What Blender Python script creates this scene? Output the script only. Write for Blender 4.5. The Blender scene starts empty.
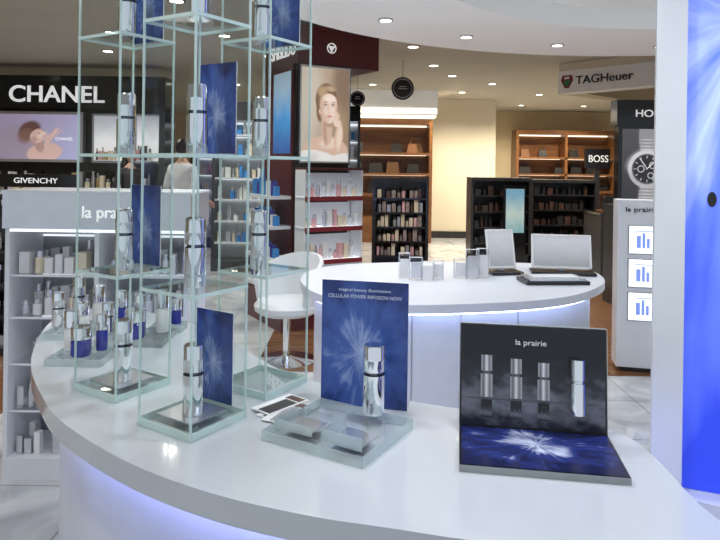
import bpy, bmesh, math, random
from mathutils import Vector, Matrix
R = random.Random(7)
S = bpy.context.scene
COL = S.collection
try:
    S.view_settings.view_transform = 'Standard'
except Exception: pass

# ------------------------------------------------------------ materials
def _new(name):
    m = bpy.data.materials.new(name); m.use_nodes = True
    nt = m.node_tree; nt.nodes.clear()
    o = nt.nodes.new('ShaderNodeOutputMaterial')
    return m, nt, o

def pm(name, col, rough=.5, metal=0., emit=None, es=0., var=.06, scale=12., coat=0.):
    m, nt, o = _new(name)
    b = nt.nodes.new('ShaderNodeBsdfPrincipled')
    b.inputs['Roughness'].default_value = rough
    b.inputs['Metallic'].default_value = metal
    b.inputs['Coat Weight'].default_value = coat
    tc = nt.nodes.new('ShaderNodeTexCoord'); n = nt.nodes.new('ShaderNodeTexNoise')
    n.inputs['Scale'].default_value = scale
    nt.links.new(tc.outputs['Object'], n.inputs['Vector'])
    r = nt.nodes.new('ShaderNodeValToRGB')
    r.color_ramp.elements[0].position = .3; r.color_ramp.elements[1].position = .7
    r.color_ramp.elements[0].color = [c*(1-var) for c in col]+[1]
    r.color_ramp.elements[1].color = [min(1, c*(1+var)) for c in col]+[1]
    nt.links.new(n.outputs['Fac'], r.inputs['Fac'])
    nt.links.new(r.outputs['Color'], b.inputs['Base Color'])
    if emit:
        b.inputs['Emission Color'].default_value = (*emit, 1)
        b.inputs['Emission Strength'].default_value = es
    nt.links.new(b.outputs[0], o.inputs[0])
    return m

def painted(name, es, rough=.2):
    m, nt, o = _new(name)
    c = nt.nodes.new('ShaderNodeVertexColor'); c.layer_name = 'Col'
    b = nt.nodes.new('ShaderNodeBsdfPrincipled'); b.inputs['Roughness'].default_value = rough
    nt.links.new(c.outputs[0], b.inputs['Base Color']); nt.links.new(c.outputs[0], b.inputs['Emission Color']); b.inputs['Emission Strength'].default_value = es
    nt.links.new(b.outputs[0], o.inputs[0])
    return m

def picture(name, w, h, nx, ny, bgfn, layers, es, parent, loc, rz=0.):
    """a flat printed picture: soft-edged painted shapes stored as vertex colours"""
    vs = []; cs = []
    for j in range(ny+1):
        for i in range(nx+1):
            x, y = w*i/nx, h*j/ny
            c = Vector(bgfn(x/w, y/h))
            for (cx, cy, rx, ry, rot, col, soft, al) in layers:
                dx, dy = x-cx, y-cy; co, si = math.cos(rot), math.sin(rot)
                d = math.sqrt(((dx*co+dy*si)/rx)**2+((-dx*si+dy*co)/ry)**2)
                a = max(0, min(1, (1-d)/soft+.5))
                a = a*a*(3-2*a)*al
                if a > 0: c = c.lerp(Vector(col), a)
            vs.append((x, 0, y)); cs.append((*c, 1))
    fs = [(j*(nx+1)+i, j*(nx+1)+i+1, (j+1)*(nx+1)+i+1, (j+1)*(nx+1)+i) for j in range(ny) for i in range(nx)]
    me = bpy.data.meshes.new(name); me.from_pydata(vs, [], fs)
    ca = me.color_attributes.new('Col', 'FLOAT_COLOR', 'POINT')
    for i, c in enumerate(cs): ca.data[i].color = c
    me.materials.append(painted(name+'_print', es))
    o = bpy.data.objects.new(name, me); COL.objects.link(o); o.parent = parent; o.location = loc; o.rotation_euler = (0, 0, rz)
    return o

def clear(name, tint=(.95, .98, .97), base=.02, gain=.35, rough=.02):
    m, nt, o = _new(name)
    t = nt.nodes.new('ShaderNodeBsdfTransparent'); t.inputs[0].default_value = (*tint, 1)
    g = nt.nodes.new('ShaderNodeBsdfGlossy'); g.inputs['Roughness'].default_value = rough
    lw = nt.nodes.new('ShaderNodeLayerWeight'); lw.inputs['Blend'].default_value = .5
    p = nt.nodes.new('ShaderNodeMath'); p.operation = 'POWER'; p.inputs[1].default_value = 4
    nt.links.new(lw.outputs['Facing'], p.inputs[0])
    a = nt.nodes.new('ShaderNodeMath'); a.operation = 'MULTIPLY_ADD'; a.inputs[1].default_value = gain; a.inputs[2].default_value = base
    nt.links.new(p.outputs[0], a.inputs[0])
    mx = nt.nodes.new('ShaderNodeMixShader')
    nt.links.new(a.outputs[0], mx.inputs[0]); nt.links.new(t.outputs[0], mx.inputs[1]); nt.links.new(g.outputs[0], mx.inputs[2])
    nt.links.new(mx.outputs[0], o.inputs[0])
    return m

def edge_mat(name, col, fac=.55):
    m, nt, o = _new(name)
    t = nt.nodes.new('ShaderNodeBsdfTransparent'); t.inputs[0].default_value = (.9, .98, .96, 1)
    b = nt.nodes.new('ShaderNodeBsdfPrincipled'); b.inputs['Base Color'].default_value = (*col, 1); b.inputs['Roughness'].default_value = .15
    mx = nt.nodes.new('ShaderNodeMixShader'); mx.inputs[0].default_value = fac
    nt.links.new(t.outputs[0], mx.inputs[1]); nt.links.new(b.outputs[0], mx.inputs[2]); nt.links.new(mx.outputs[0], o.inputs[0])
    return m

def burst(name, cx=.5, cy=.35, dark=(.01, .03, .16), mid=(.05, .16, .6), hot=(.75, .85, 1), es=0., rays=7., fall=.55, ra=1.0, ca=.9):
    m, nt, o = _new(name); L = nt.links
    N = lambda t: nt.nodes.new(t)
    uv = N('ShaderNodeUVMap'); sp = N('ShaderNodeSeparateXYZ'); L.new(uv.outputs[0], sp.inputs[0])
    def mth(op, a, b=None):
        n = N('ShaderNodeMath'); n.operation = op
        for i, q in enumerate((a, b)):
            if q is None: continue
            if isinstance(q, (int, float)): n.inputs[i].default_value = q
            else: L.new(q, n.inputs[i])
        return n.outputs[0]
    dx = mth('SUBTRACT', sp.outputs[0], cx); dy = mth('SUBTRACT', sp.outputs[1], cy)
    an = mth('ARCTAN2', dy, dx)
    r = mth('SQRT', mth('ADD', mth('MULTIPLY', dx, dx), mth('MULTIPLY', dy, dy)))
    cb = N('ShaderNodeCombineXYZ'); L.new(mth('MULTIPLY', mth('COSINE', an), rays), cb.inputs[0]); L.new(mth('MULTIPLY', mth('SINE', an), rays), cb.inputs[1]); L.new(mth('MULTIPLY', r, 2.5), cb.inputs[2])
    nz = N('ShaderNodeTexNoise'); nz.inputs['Scale'].default_value = 1.3; nz.inputs['Detail'].default_value = 3; L.new(cb.outputs[0], nz.inputs['Vector'])
    cl = N('ShaderNodeTexNoise'); cl.inputs['Scale'].default_value = 3.5; cl.inputs['Detail'].default_value = 5; L.new(uv.outputs[0], cl.inputs['Vector'])
    core = mth('SUBTRACT', 1.0, mth('DIVIDE', r, fall))
    v = mth('ADD', mth('MULTIPLY', core, .7), mth('MULTIPLY', mth('SUBTRACT', nz.outputs['Fac'], .47), ra))
    v = mth('ADD', v, mth('MULTIPLY', mth('SUBTRACT', cl.outputs['Fac'], .5), ca))
    rp = N('ShaderNodeValToRGB'); e = rp.color_ramp.elements
    e[0].position = 0; e[0].color = (*dark, 1); e[1].position = .95; e[1].color = (*hot, 1)
    x = e.new(.42); x.color = (*mid, 1)
    L.new(v, rp.inputs['Fac'])
    b = N('ShaderNodeBsdfPrincipled'); b.inputs['Roughness'].default_value = .25
    L.new(rp.outputs[0], b.inputs['Base Color'])
    if es:
        L.new(rp.outputs[0], b.inputs['Emission Color']); b.inputs['Emission Strength'].default_value = es
    L.new(b.outputs[0], o.inputs[0])
    return m

def grad(name, cols, es=0., rough=.4, axis=1, noise=.15, nscale=3.):
    m, nt, o = _new(name); L = nt.links
    uv = nt.nodes.new('ShaderNodeUVMap'); sp = nt.nodes.new('ShaderNodeSeparateXYZ'); L.new(uv.outputs[0], sp.inputs[0])
    nz = nt.nodes.new('ShaderNodeTexNoise'); nz.inputs['Scale'].default_value = nscale; L.new(uv.outputs[0], nz.inputs['Vector'])
    a = nt.nodes.new('ShaderNodeMath'); a.operation = 'MULTIPLY_ADD'; a.inputs[1].default_value = noise*2; L.new(nz.outputs['Fac'], a.inputs[0]); L.new(sp.outputs[axis], a.inputs[2])
    rp = nt.nodes.new('ShaderNodeValToRGB'); e = rp.color_ramp.elements
    n = len(cols)
    e[0].color = (*cols[0], 1); e[0].position = noise; e[1].color = (*cols[-1], 1); e[1].position = 1
    for i in range(1, n-1):
        k = e.new(noise+(1-noise)*i/(n-1)); k.color = (*cols[i], 1)
    L.new(a.outputs[0], rp.inputs[0])
    b = nt.nodes.new('ShaderNodeBsdfPrincipled'); b.inputs['Roughness'].default_value = rough
    L.new(rp.outputs[0], b.inputs['Base Color'])
    if es:
        L.new(rp.outputs[0], b.inputs['Emission Color']); b.inputs['Emission Strength'].default_value = es
    L.new(b.outputs[0], o.inputs[0])
    return m

def tile_mat():
    m, nt, o = _new('marble_tile'); L = nt.links
    tc = nt.nodes.new('ShaderNodeTexCoord')
    br = nt.nodes.new('ShaderNodeTexBrick'); br.offset = 0; br.inputs['Scale'].default_value = 1
    br.inputs['Brick Width'].default_value = .6; br.inputs['Row Height'].default_value = .6; br.inputs['Mortar Size'].default_value = .004
    br.inputs['Color1'].default_value = (.60, .62, .64, 1); br.inputs['Color2'].default_value = (.68, .69, .70, 1); br.inputs['Mortar'].default_value = (.35, .35, .35, 1)
    L.new(tc.outputs['Object'], br.inputs['Vector'])
    n = nt.nodes.new('ShaderNodeTexNoise'); n.inputs['Scale'].default_value = 2.2; n.inputs['Detail'].default_value = 8; n.inputs['Distortion'].default_value = 1.5
    L.new(tc.outputs['Object'], n.inputs['Vector'])
    rp = nt.nodes.new('ShaderNodeValToRGB'); rp.color_ramp.elements[0].color = (.55, .55, .58, 1); rp.color_ramp.elements[0].position = .35; rp.color_ramp.elements[1].color = (1, 1, 1, 1); rp.color_ramp.elements[1].position = .6
    L.new(n.outputs['Fac'], rp.inputs[0])
    mx = nt.nodes.new('ShaderNodeMix'); mx.data_type = 'RGBA'; mx.blend_type = 'MULTIPLY'; mx.inputs[0].default_value = .8
    L.new(br.outputs['Color'], mx.inputs[6]); L.new(rp.outputs[0], mx.inputs[7])
    b = nt.nodes.new('ShaderNodeBsdfPrincipled'); b.inputs['Roughness'].default_value = .08
    L.new(mx.outputs[2], b.inputs['Base Color']); L.new(b.outputs[0], o.inputs[0])
    return m

def wood_mat(name, c1, c2, rough=.3, sc=(1, 14, 14)):
    m, nt, o = _new(name); L = nt.links
    tc = nt.nodes.new('ShaderNodeTexCoord'); mp = nt.nodes.new('ShaderNodeMapping'); mp.inputs['Scale'].default_value = sc
    L.new(tc.outputs['Object'], mp.inputs[0])
    n = nt.nodes.new('ShaderNodeTexNoise'); n.inputs['Scale'].default_value = 1.5; n.inputs['Detail'].default_value = 6
    L.new(mp.outputs[0], n.inputs['Vector'])
    rp = nt.nodes.new('ShaderNodeValToRGB'); rp.color_ramp.elements[0].color = (*c1, 1); rp.color_ramp.elements[0].position = .3; rp.color_ramp.elements[1].color = (*c2, 1); rp.color_ramp.elements[1].position = .7
    L.new(n.outputs['Fac'], rp.inputs[0])
    b = nt.nodes.new('ShaderNodeBsdfPrincipled'); b.inputs['Roughness'].default_value = rough
    L.new(rp.outputs[0], b.inputs['Base Color']); L.new(b.outputs[0], o.inputs[0])
    return m

WHITE = pm('white_lacquer', (.57, .60, .635), .10, var=.015, coat=.3)
BODY = pm('white_body', (.74, .77, .84), .3, var=.02)
WPLAST = pm('white_plastic', (.74, .76, .79), .35, var=.02)
CEILM = pm('ceiling_paint', (.48, .44, .36), .8, var=.03, scale=2)
SOFF = pm('white_soffit_added_glow', (.90, .90, .88), .7, emit=(.95, .97, 1), es=.09, var=.02, scale=2)  # plain white soffit; faint emission added to brighten its underside, no lamp there
WALLM = pm('cream_wall_paint', (.62, .50, .32), .7, var=.04, scale=2)
PILM = pm('pillar_paint', (.74, .66, .51), .55, var=.03, scale=2)
FASC = pm('sign_fascia_paint', (.92, .91, .88), .5, var=.02)
BLACK = pm('black_gloss', (.012, .012, .014), .12, var=.1)
DARK = pm('dark_panel', (.03, .028, .03), .35, var=.2)
GREY = pm('grey_metal', (.42, .43, .45), .3, .6, var=.05)
SILV = pm('brushed_silver', (.66, .67, .70), .25, .8, var=.03)
CHROME = pm('chrome', (.90, .91, .93), .06, 1., var=.01)
CHROMED = pm('dark_chrome', (.12, .13, .15), .12, 1., var=.05)
MAROON = pm('maroon_lacquer', (.085, .009, .012), .3, var=.08)
RED = pm('red_lacquer', (.20, .012, .02), .3)
NAVY = pm('cobalt_glass', (.01, .02, .30), .08, var=.1, coat=.5)
BLUEP = pm('sky_blue_pack', (.04, .25, .65), .25)
PINK = pm('pink_pack', (.70, .40, .42), .4)
CREAM = pm('cream_pack', (.75, .66, .50), .4)
GOLD = pm('gold_pack', (.62, .45, .20), .3, .6)
PAPER = pm('paper', (.78, .78, .78), .6, var=.02)
CARDT = pm('card_lettering', (.55, .61, .76), .6, var=.02)
LETTER = pm('lit_sign_letter', (.85, .85, .85), .5, emit=(1, 1, 1), es=.5, var=.02)
GLOW = pm('warm_lamp', (1, .95, .85), .5, emit=(1, .93, .78), es=9, var=.01)
GLOWW = pm('lightbox_white', (.9, .93, 1), .5, emit=(.9, .95, 1), es=.9, var=.02)
GLOWC = pm('cove_light', (1, .95, .85), .5, emit=(1, .90, .70), es=1.9, var=.02)
LED = pm('led_strip_blue', (.7, .75, 1), .5, emit=(.30, .34, 1), es=19, var=.01)
LED2 = pm('led_strip_cool', (.8, .85, 1), .5, emit=(.48, .58, 1), es=14, var=.01)
GLASS = clear('sheet_glass', (.965, .985, .98), .03, .45)
GEDGE = edge_mat('glass_edge', (.74, .89, .86), .62)
ACRY = clear('acrylic', (.975, .985, .99), .04, .4, .04)
AEDGE = edge_mat('acrylic_edge', (.80, .83, .87), .35)
SKIN = pm('skin', (.50, .29, .20), .5)
HAIR = pm('dark_hair', (.02, .014, .01), .4)
LIP = pm('lips', (.4, .12, .1), .5)
SHIRT = pm('white_shirt', (.80, .81, .84), .7)
TROU = pm('black_trousers', (.015, .015, .018), .7)
WOOD = wood_mat('shelf_wood', (.15, .06, .02), (.26, .11, .04))
WOODF = wood_mat('floor_wood', (.15, .065, .03), (.25, .12, .055), .2, (2, 14, 2))
BAG1 = pm('tan_leather', (.20, .09, .035), .4)
BAG2 = pm('black_leather', (.02, .018, .018), .35)
BROWND = pm('dark_brown_goods', (.08, .04, .03), .4)
TILE = tile_mat()
BURST = burst('burst_card', .45, .42, dark=(.014, .03, .15), mid=(.05, .11, .38), hot=(.55, .66, .88), rays=4, fall=.7, ra=.55, ca=.9)
BURSTB = burst('burst_base', .5, .62, dark=(.008, .012, .06), mid=(.025, .04, .20), hot=(.8, .85, 1), rays=6, fall=.6, ra=.8, ca=1.8)
BLUELIT = burst('blue_lightbox', .15, .60, dark=(.02, .05, .55), mid=(.11, .18, .80), hot=(.55, .65, 1), es=.75, rays=3., fall=.6)

# ------------------------------------------------------------ mesh builder
class M:
    def __init__(s): s.v = []; s.f = []; s.mi = []; s.mats = []; s.uv = {}; s.T = Matrix.Identity(4)
    def _m(s, mat):
        if mat not in s.mats: s.mats.append(mat)
        return s.mats.index(mat)
    def add(s, vs, fs, mat):
        b = len(s.v); k = s._m(mat)
        s.v += [tuple(s.T @ Vector(p)) for p in vs]
        for f in fs: s.f.append([b+i for i in f]); s.mi.append(k)
    def box(s, x0, x1, y0, y1, z0, z1, mat):
        vs = [(x, y, z) for z in (z0, z1) for x, y in ((x0, y0), (x1, y0), (x1, y1), (x0, y1))]
        s.add(vs, [(3, 2, 1, 0), (4, 5, 6, 7), (0, 1, 5, 4), (1, 2, 6, 5), (2, 3, 7, 6), (3, 0, 4, 7)], mat)
    def cyl(s, x, y, z0, z1, r, mat, r2=None, n=20):
        r2 = r if r2 is None else r2
        s.lathe(x, y, 0, [(0, z0), (r, z0), (r2, z1), (0, z1)], mat, n)
    def lathe(s, x, y, z, prof, mat, n=28):
        vs = []; fs = []
        for (r, h) in prof:
            for i in range(n):
                a = 2*math.pi*i/n
                vs.append((x+max(r, 1e-5)*math.cos(a), y+max(r, 1e-5)*math.sin(a), z+h))
        for j in range(len(prof)-1):
            for i in range(n):
                k = (i+1) % n
                fs.append((j*n+i, j*n+k, (j+1)*n+k, (j+1)*n+i))
        s.add(vs, fs, mat)
    def prism(s, pts, z0, z1, mat):
        n = len(pts)
        vs = [(x, y, z0) for x, y in pts]+[(x, y, z1) for x, y in pts]
        fs = [tuple(range(n))[::-1], tuple(range(n, 2*n))]+[(i, (i+1) % n, n+(i+1) % n, n+i) for i in range(n)]
        s.add(vs, fs, mat)
    def poly(s, pts, y, mat): s.add([(x, y, z) for x, z in pts], [tuple(range(len(pts)))], mat)
    def ell(s, cx, cz, rx, rz, y, mat, n=28, rot=0):
        c, q = math.cos(rot), math.sin(rot); P = []
        for i in range(n):
            a = 2*math.pi*i/n; u, v = rx*math.cos(a), rz*math.sin(a)
            P.append((cx+u*c-v*q, cz+u*q+v*c))
        s.poly(P, y, mat)
    def card(s, x0, x1, z0, z1, y, mat):
        s.uv[len(s.f)] = [(0, 0), (1, 0), (1, 1), (0, 1)]
        s.add([(x0, y, z0), (x1, y, z0), (x1, y, z1), (x0, y, z1)], [(0, 1, 2, 3)], mat)
    def flat(s, x0, x1, y0, y1, z, mat):
        s.uv[len(s.f)] = [(0, 0), (1, 0), (1, 1), (0, 1)]
        s.add([(x0, y0, z), (x1, y0, z), (x1, y1, z), (x0, y1, z)], [(0, 1, 2, 3)], mat)
    def side(s, y0, y1, z0, z1, x, mat):
        s.uv[len(s.f)] = [(0, 0), (1, 0), (1, 1), (0, 1)]
        s.add([(x, y0, z0), (x, y1, z0), (x, y1, z1), (x, y0, z1)], [(0, 1, 2, 3)], mat)
    def obj(s, name, loc=(0, 0, 0), rz=0., bevel=0., parent=None, smooth=True):
        me = bpy.data.meshes.new(name); me.from_pydata(s.v, [], s.f)
        for m in s.mats: me.materials.append(m)
        me.polygons.foreach_set('material_index', s.mi)
        ul = me.uv_layers.new(name='UVMap')
        for fi, uvs in s.uv.items():
            p = me.polygons[fi]
            for li, q in zip(p.loop_indices, uvs): ul.data[li].uv = q
        bm = bmesh.new(); bm.from_mesh(me); bmesh.ops.recalc_face_normals(bm, faces=bm.faces); bm.to_mesh(me); bm.free()
        if smooth:
            for p in me.polygons: p.use_smooth = True
            me.set_sharp_from_angle(angle=math.radians(35))
        o = bpy.data.objects.new(name, me); COL.objects.link(o)
        o.location = loc; o.rotation_euler = (0, 0, rz)
        if bevel:
            bv = o.modifiers.new('bevel', 'BEVEL'); bv.width = bevel; bv.segments = 3; bv.limit_method = 'ANGLE'; bv.angle_limit = math.radians(50)
        if parent: o.parent = parent
        return o

def text(s, name, parent, x, y, z, h, mat, width=None, rz=0., rx=math.pi/2, ext=.004, align='LEFT', bold=0.):
    cu = bpy.data.curves.new(name, 'FONT'); cu.body = s; cu.size = h/.69; cu.extrude = ext; cu.align_x = align; cu.offset = bold
    t = bpy.data.objects.new('tmp', cu); COL.objects.link(t)
    bpy.context.view_layer.update()
    me = bpy.data.meshes.new_from_object(t.evaluated_get(bpy.context.evaluated_depsgraph_get()))
    me.name = name
    w = max(v.co.x for v in me.vertices)-min(v.co.x for v in me.vertices)
    if width:
        for v in me.vertices: v.co.x *= width/w
    bpy.data.objects.remove(t)
    me.materials.clear(); me.materials.append(mat)
    o = bpy.data.objects.new(name, me); COL.objects.link(o)
    o.location = (x, y, z); o.rotation_euler = (rx, 0, rz); o.parent = parent
    return o

def catmull(P, k=6):
    out = []; n = len(P)
    for i in range(n):
        a, b, c, d = [Vector(P[(i+j-1) % n]) for j in range(4)]
        for t in range(k):
            t = t/k
            q = .5*((2*b)+(c-a)*t+(2*a-5*b+4*c-d)*t*t+(3*b-a-3*c+d)*t**3)
            out.append((q.x, q.y))
    return out
def offset(P, d):
    n = len(P); out = []
    ar = sum(P[i][0]*P[(i+1) % n][1]-P[(i+1) % n][0]*P[i][1] for i in range(n))
    sg = 1 if ar > 0 else -1
    for i in range(n):
        a = Vector(P[(i-2) % n]); b = Vector(P[(i+2) % n]); t = (b-a).normalized()
        out.append((P[i][0]-t.y*d*sg, P[i][1]+t.x*d*sg))
    return out
def ribbon(m, P, z0, z1, mat):
    n = len(P)
    m.add([(x, y, z0) for x, y in P]+[(x, y, z1) for x, y in P], [(i, (i+1) % n, n+(i+1) % n, n+i) for i in range(n)], mat)

def products(m, x0, x1, y0, y1, z, pal, hmax=.14, caps=None, fill=.9, wr=(.03, .06)):
    x = x0+.01
    while x < x1-.03:
        w = R.uniform(*wr)
        if x+w > x1: break
        c = R.choice(pal); h = R.uniform(.5, 1)*hmax
        if R.random() < fill:
            if R.random() < .5: m.box(x, x+w*.85, y0, min(y1, y0+w), z, z+h, c)
            else:
                m.cyl(x+w/2, y0+w/2, z, z+h*.7, w*.42, c, n=12)
                m.cyl(x+w/2, y0+w/2, z+h*.7, z+h, w*.3, caps or SILV, n=12)
        x += w+.006

# ------------------------------------------------------------ room shell
m = M(); m.box(-8, 10, -1.5, 18, -.1, 0, TILE); m.obj('floor')
m = M(); m.box(-.75, 6, 4.7, 8.2, 0, .004, WOODF); m.box(-5, -2.1, 3.4, 5.2, 0, .004, WOODF); m.obj('floor_wood_inlay')
m = M(); m.box(-8, 10, -1.5, 18, 2.9, 3.0, CEILM); m.obj('ceiling')
m = M(); m.box(-8, 10, 18, 18.1, 0, 2.9, WALLM); m.obj('wall_back')
m = M(); m.box(-8.1, -8, -1.5, 18, 0, 2.9, WALLM); m.obj('wall_left')
m = M(); m.box(10, 10.1, -1.5, 18, 0, 2.9, WALLM); m.obj('wall_right')

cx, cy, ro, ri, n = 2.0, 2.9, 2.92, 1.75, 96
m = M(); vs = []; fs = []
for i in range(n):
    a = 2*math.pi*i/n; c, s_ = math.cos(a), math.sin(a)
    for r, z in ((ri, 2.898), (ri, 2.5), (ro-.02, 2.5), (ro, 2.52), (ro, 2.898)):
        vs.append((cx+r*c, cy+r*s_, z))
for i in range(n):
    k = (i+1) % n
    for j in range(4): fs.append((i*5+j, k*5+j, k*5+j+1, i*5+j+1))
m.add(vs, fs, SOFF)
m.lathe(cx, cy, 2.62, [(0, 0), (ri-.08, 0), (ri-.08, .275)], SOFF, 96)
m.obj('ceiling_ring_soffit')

def downlight(x, y, z, power=0, col=(1, .93, .82), r=.06, size=130):
    m = M()
    m.lathe(0, 0, 0, [(r*1.0, -.012), (r, -.004), (0, -.004)], GLOW, 20)
    m.lathe(0, 0, 0, [(r*1.3, 0), (r*1.3, -.014), (r*1.0, -.014), (r*1.0, 0)], SILV, 20)
    o = m.obj('ceiling_downlight', (x, y, z))
    if power > 0:
        L = bpy.data.lights.new('spot', 'SPOT'); L.energy = power; L.color = col; L.spot_size = math.radians(size); L.spot_blend = .8; L.shadow_soft_size = .05
        lo = bpy.data.objects.new('downlight_lamp', L); COL.objects.link(lo); lo.location = (0, 0, -.05); lo.parent = o
for (x, y, p) in [(-5.5, 3, 70), (-3.2, 2, 60), (-3.6, 5.2, 80), (-1.6, 5.6, 90), (-5.2, 7.6, 90), (-3.2, 8.2, 100), (-1.2, 8.4, 100), (.6, 7.6, 90), (-6, 10, 0), (-2.2, 11.5, 120),
                  (1.4, 10, 130), (3.6, 9.6, 140), (.2, 11.2, 150), (3.4, 12.4, 270), (5, 14.6, 230), (3.6, 14.6, 220), (.5, 14.4, 170), (-3.5, 14.5, 140), (-1, 3.9, 60),
                  (5.6, 6.2, 90), (-.9, .6, 50), (1.9, 12.2, 270), (2.5, 7.2, 170), (-1.5, 7.1, 0), (1.3, 7.4, 0), (2.2, 10.9, 0), (-4.4, 6.6, 0), (-2.7, 7.0, 0), (1.0, 9.0, 0)]:  # downlights by the pillar and sign fascia are added to brighten them
    downlight(x, y, 2.9, p, col=(1, .90, .72) if y > 9.5 else (1, .96, .91), size=150 if y > 9 else 140)
for k, a in enumerate((205, 180, 160, 140, 120, 100, 80, 60, 225, 245)):
    a = math.radians(a); downlight(cx+2.4*math.cos(a), cy+2.4*math.sin(a), 2.5, 30, (.90, .95, 1), .04, 120)
downlight(1.9, 3.2, 2.62, 55, (.90, .95, 1), .04, 150)  # extra downlight, added to brighten the front of the lightbox pedestal

m = M(); m.box(1.43, 2.83, 13.6, 15, 0, 2.9, PILM); m.box(1.4, 2.86, 13.57, 15.03, 0, .14, DARK); m.obj('pillar')

# ------------------------------------------------------------ main counter
OUT = catmull([(-.86, 1.715), (-.753, 1.544), (-.629, 1.379), (-.438, 1.206), (-.261, 1.093), (-.087, 1.022), (.068, .982), (.2, .95), (.38, .915), (.54, .9), (.575, .97),
               (.565, 1.08), (.57, 1.25), (.538, 1.365), (.40, 1.435), (.17, 1.50), (-.15, 1.68), (-.34, 1.93), (-.53, 2.18), (-.8, 2.4), (-1.02, 2.42), (-1.06, 2.3), (-1.015, 2.09), (-.94, 1.886)], 6)
m = M()
m.prism(OUT, .905, .95, WHITE)
m.prism(offset(OUT, .075), .08, .905, BODY)
m.prism(offset(OUT, .11), 0, .08, GREY)
ribbon(m, offset(OUT, .02), .893, .9045, LED)
m.obj('display_counter', bevel=.004)

O2 = catmull([(-.33, 3.75), (-.28, 3.45), (-.16, 3.22), (.02, 3.1), (.26, 3.04), (.68, 3.12), (.98, 3.24), (1.2, 3.42), (1.4, 3.7), (1.48, 4.0), (1.44, 4.25), (1.2, 4.4), (.83, 4.45), (.3, 4.38), (-.06, 4.26), (-.27, 4.05)], 5)
m = M(); m.prism(O2, .805, .85, BODY); I2 = offset(O2, .08)
m.prism(I2, .08, .805, BODY); m.prism(offset(O2, .13), 0, .08, GREY)
ribbon(m, offset(O2, .02), .796, .8045, LED2)
for (x, y) in ((-.02, 3.19), (.26, 3.118), (.50, 3.155), (.80, 3.24)):
    m.box(x-.003, x+.003, y-.004, y+.02, .09, .78, GREY)
m.obj('consultation_counter', bevel=.004)

# ------------------------------------------------------------ glass towers
def tower(x, y, rz, cards, plate, levels=5, sp=.28, side=.157):
    m = M(); h = side/2; H = levels*sp
    for q in (-1, 1):
        m.add([(-h, q*h, .02), (h, q*h, .02), (h, q*h, H), (-h, q*h, H)], [(0, 1, 2, 3)], GLASS)
        m.add([(q*h, -h, .02), (q*h, h, .02), (q*h, h, H), (q*h, -h, H)], [(0, 1, 2, 3)], GLASS)
    e = .004
    for sx in (-1, 1):
        for sy in (-1, 1):
            X, Y = sx*(h+.0005), sy*(h+.0005)
            m.box(min(X, X-sx*e), max(X, X-sx*e), min(Y, Y-sy*e), max(Y, Y-sy*e), .0, H, GEDGE)
    for i in range(levels+1):
        z = i*sp; tt = .018 if i == 0 else .008; t = .004
        m.box(-h+t, h-t, -h+t, h-t, z+tt-.0005, z+tt, GLASS)
        for (a, b, c, d) in ((-h-.001, h+.001, -h-.001, -h+.001), (-h-.001, h+.001, h-.001, h+.001), (-h-.001, -h+.001, -h, h), (h-.001, h+.001, -h, h)):
            m.box(a, b, c, d, z, z+tt*.9, GEDGE)
    if plate: m.box(-.052, .052, -.052, .052, .0185, .0215, SILV)
    for L in cards:
        z = L*sp+(.022 if L == 0 else .01)
        m.card(-h+.016, h-.03, z, z+.2, h-.012, BURST)
        m.box(-h+.016, h-.03, h-.0115, h-.009, z, z+.2, PAPER)
    return m.obj('glass_display_tower', (x, y, .951), rz)
A = (-.571, 1.585); B = (-.348, 1.382); C = (-.235, 1.615)
RZ = math.radians(-33)
tower(*A, RZ, (1, 3), True); tower(*B, RZ, (0, 2), True); tower(*C, RZ, (3,), False)

def bottle(x, y, z, h=.145, r=.0225, name='silver_serum_bottle'):
    m = M(); k = h/.145
    m.lathe(0, 0, 0, [(0, 0), (r*.94, 0), (r, .002*k), (r, .083*k)], CHROME)
    m.lathe(0, 0, 0, [(r, .083*k), (r*.8, .084*k), (r*.8, .089*k), (r*.96, .090*k)], CHROMED)
    m.lathe(0, 0, 0, [(r*.96, .090*k), (r*.96, .112*k), (r*.99, .114*k), (r*.99, .117*k), (r*.96, .119*k), (r*.96, .141*k), (r*.88, .145*k), (0, .145*k)], CHROME)
    return m.obj(name, (x, y, z))
for (tx, ty) in (A, B):
    for L in range(5):
        zz = .951+L*.28+(.0215 if L == 0 else .008)
        bottle(tx+.004, ty-.012, zz+.0005)
for L in (1, 2, 3, 4): bottle(C[0]-.012, C[1], .951+L*.28+.0085)

# ------------------------------------------------------------ tester cluster
m = M()
for (x, y, sx, sy, h) in ((-.76, 1.80, .15, .13, .018), (-.90, 2.08, .14, .18, .018), (-.68, 2.0, .20, .15, .02), (-.62, 2.13, .10, .08, .02)):
    m.box(x-sx/2, x+sx/2, y-sy/2, y+sy/2, .951, .951+h, ACRY)
    for q in (-1, 1):
        m.box(x-sx/2, x+sx/2, y+q*sy/2-.0015, y+q*sy/2+.0015, .951, .951+h, AEDGE)
        m.box(x+q*sx/2-.0015, x+q*sx/2+.0015, y-sy/2, y+sy/2, .951, .951+h, AEDGE)
m.obj('acrylic_tester_tray')
def jar(x, y, z, r, h, body, name):
    m = M()
    m.lathe(0, 0, 0, [(0, 0), (r*.9, 0), (r, h*.06), (r, h*.5), (r*.82, h*.56), (r*.82, h*.58)], body)
    m.lathe(0, 0, 0, [(r*.82, h*.56), (r*.98, h*.58), (r*.98, h*.96), (r*.9, h), (0, h)], CHROME)
    m.obj(name, (x, y, z))
jar(-.755, 1.775, .97, .027, .08, NAVY, 'cobalt_cream_jar'); jar(-.805, 1.83, .97, .02, .11, PAPER, 'lotion_bottle')
jar(-.72, 1.83, .97, .016, .10, NAVY, 'cobalt_serum_bottle')
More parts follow.
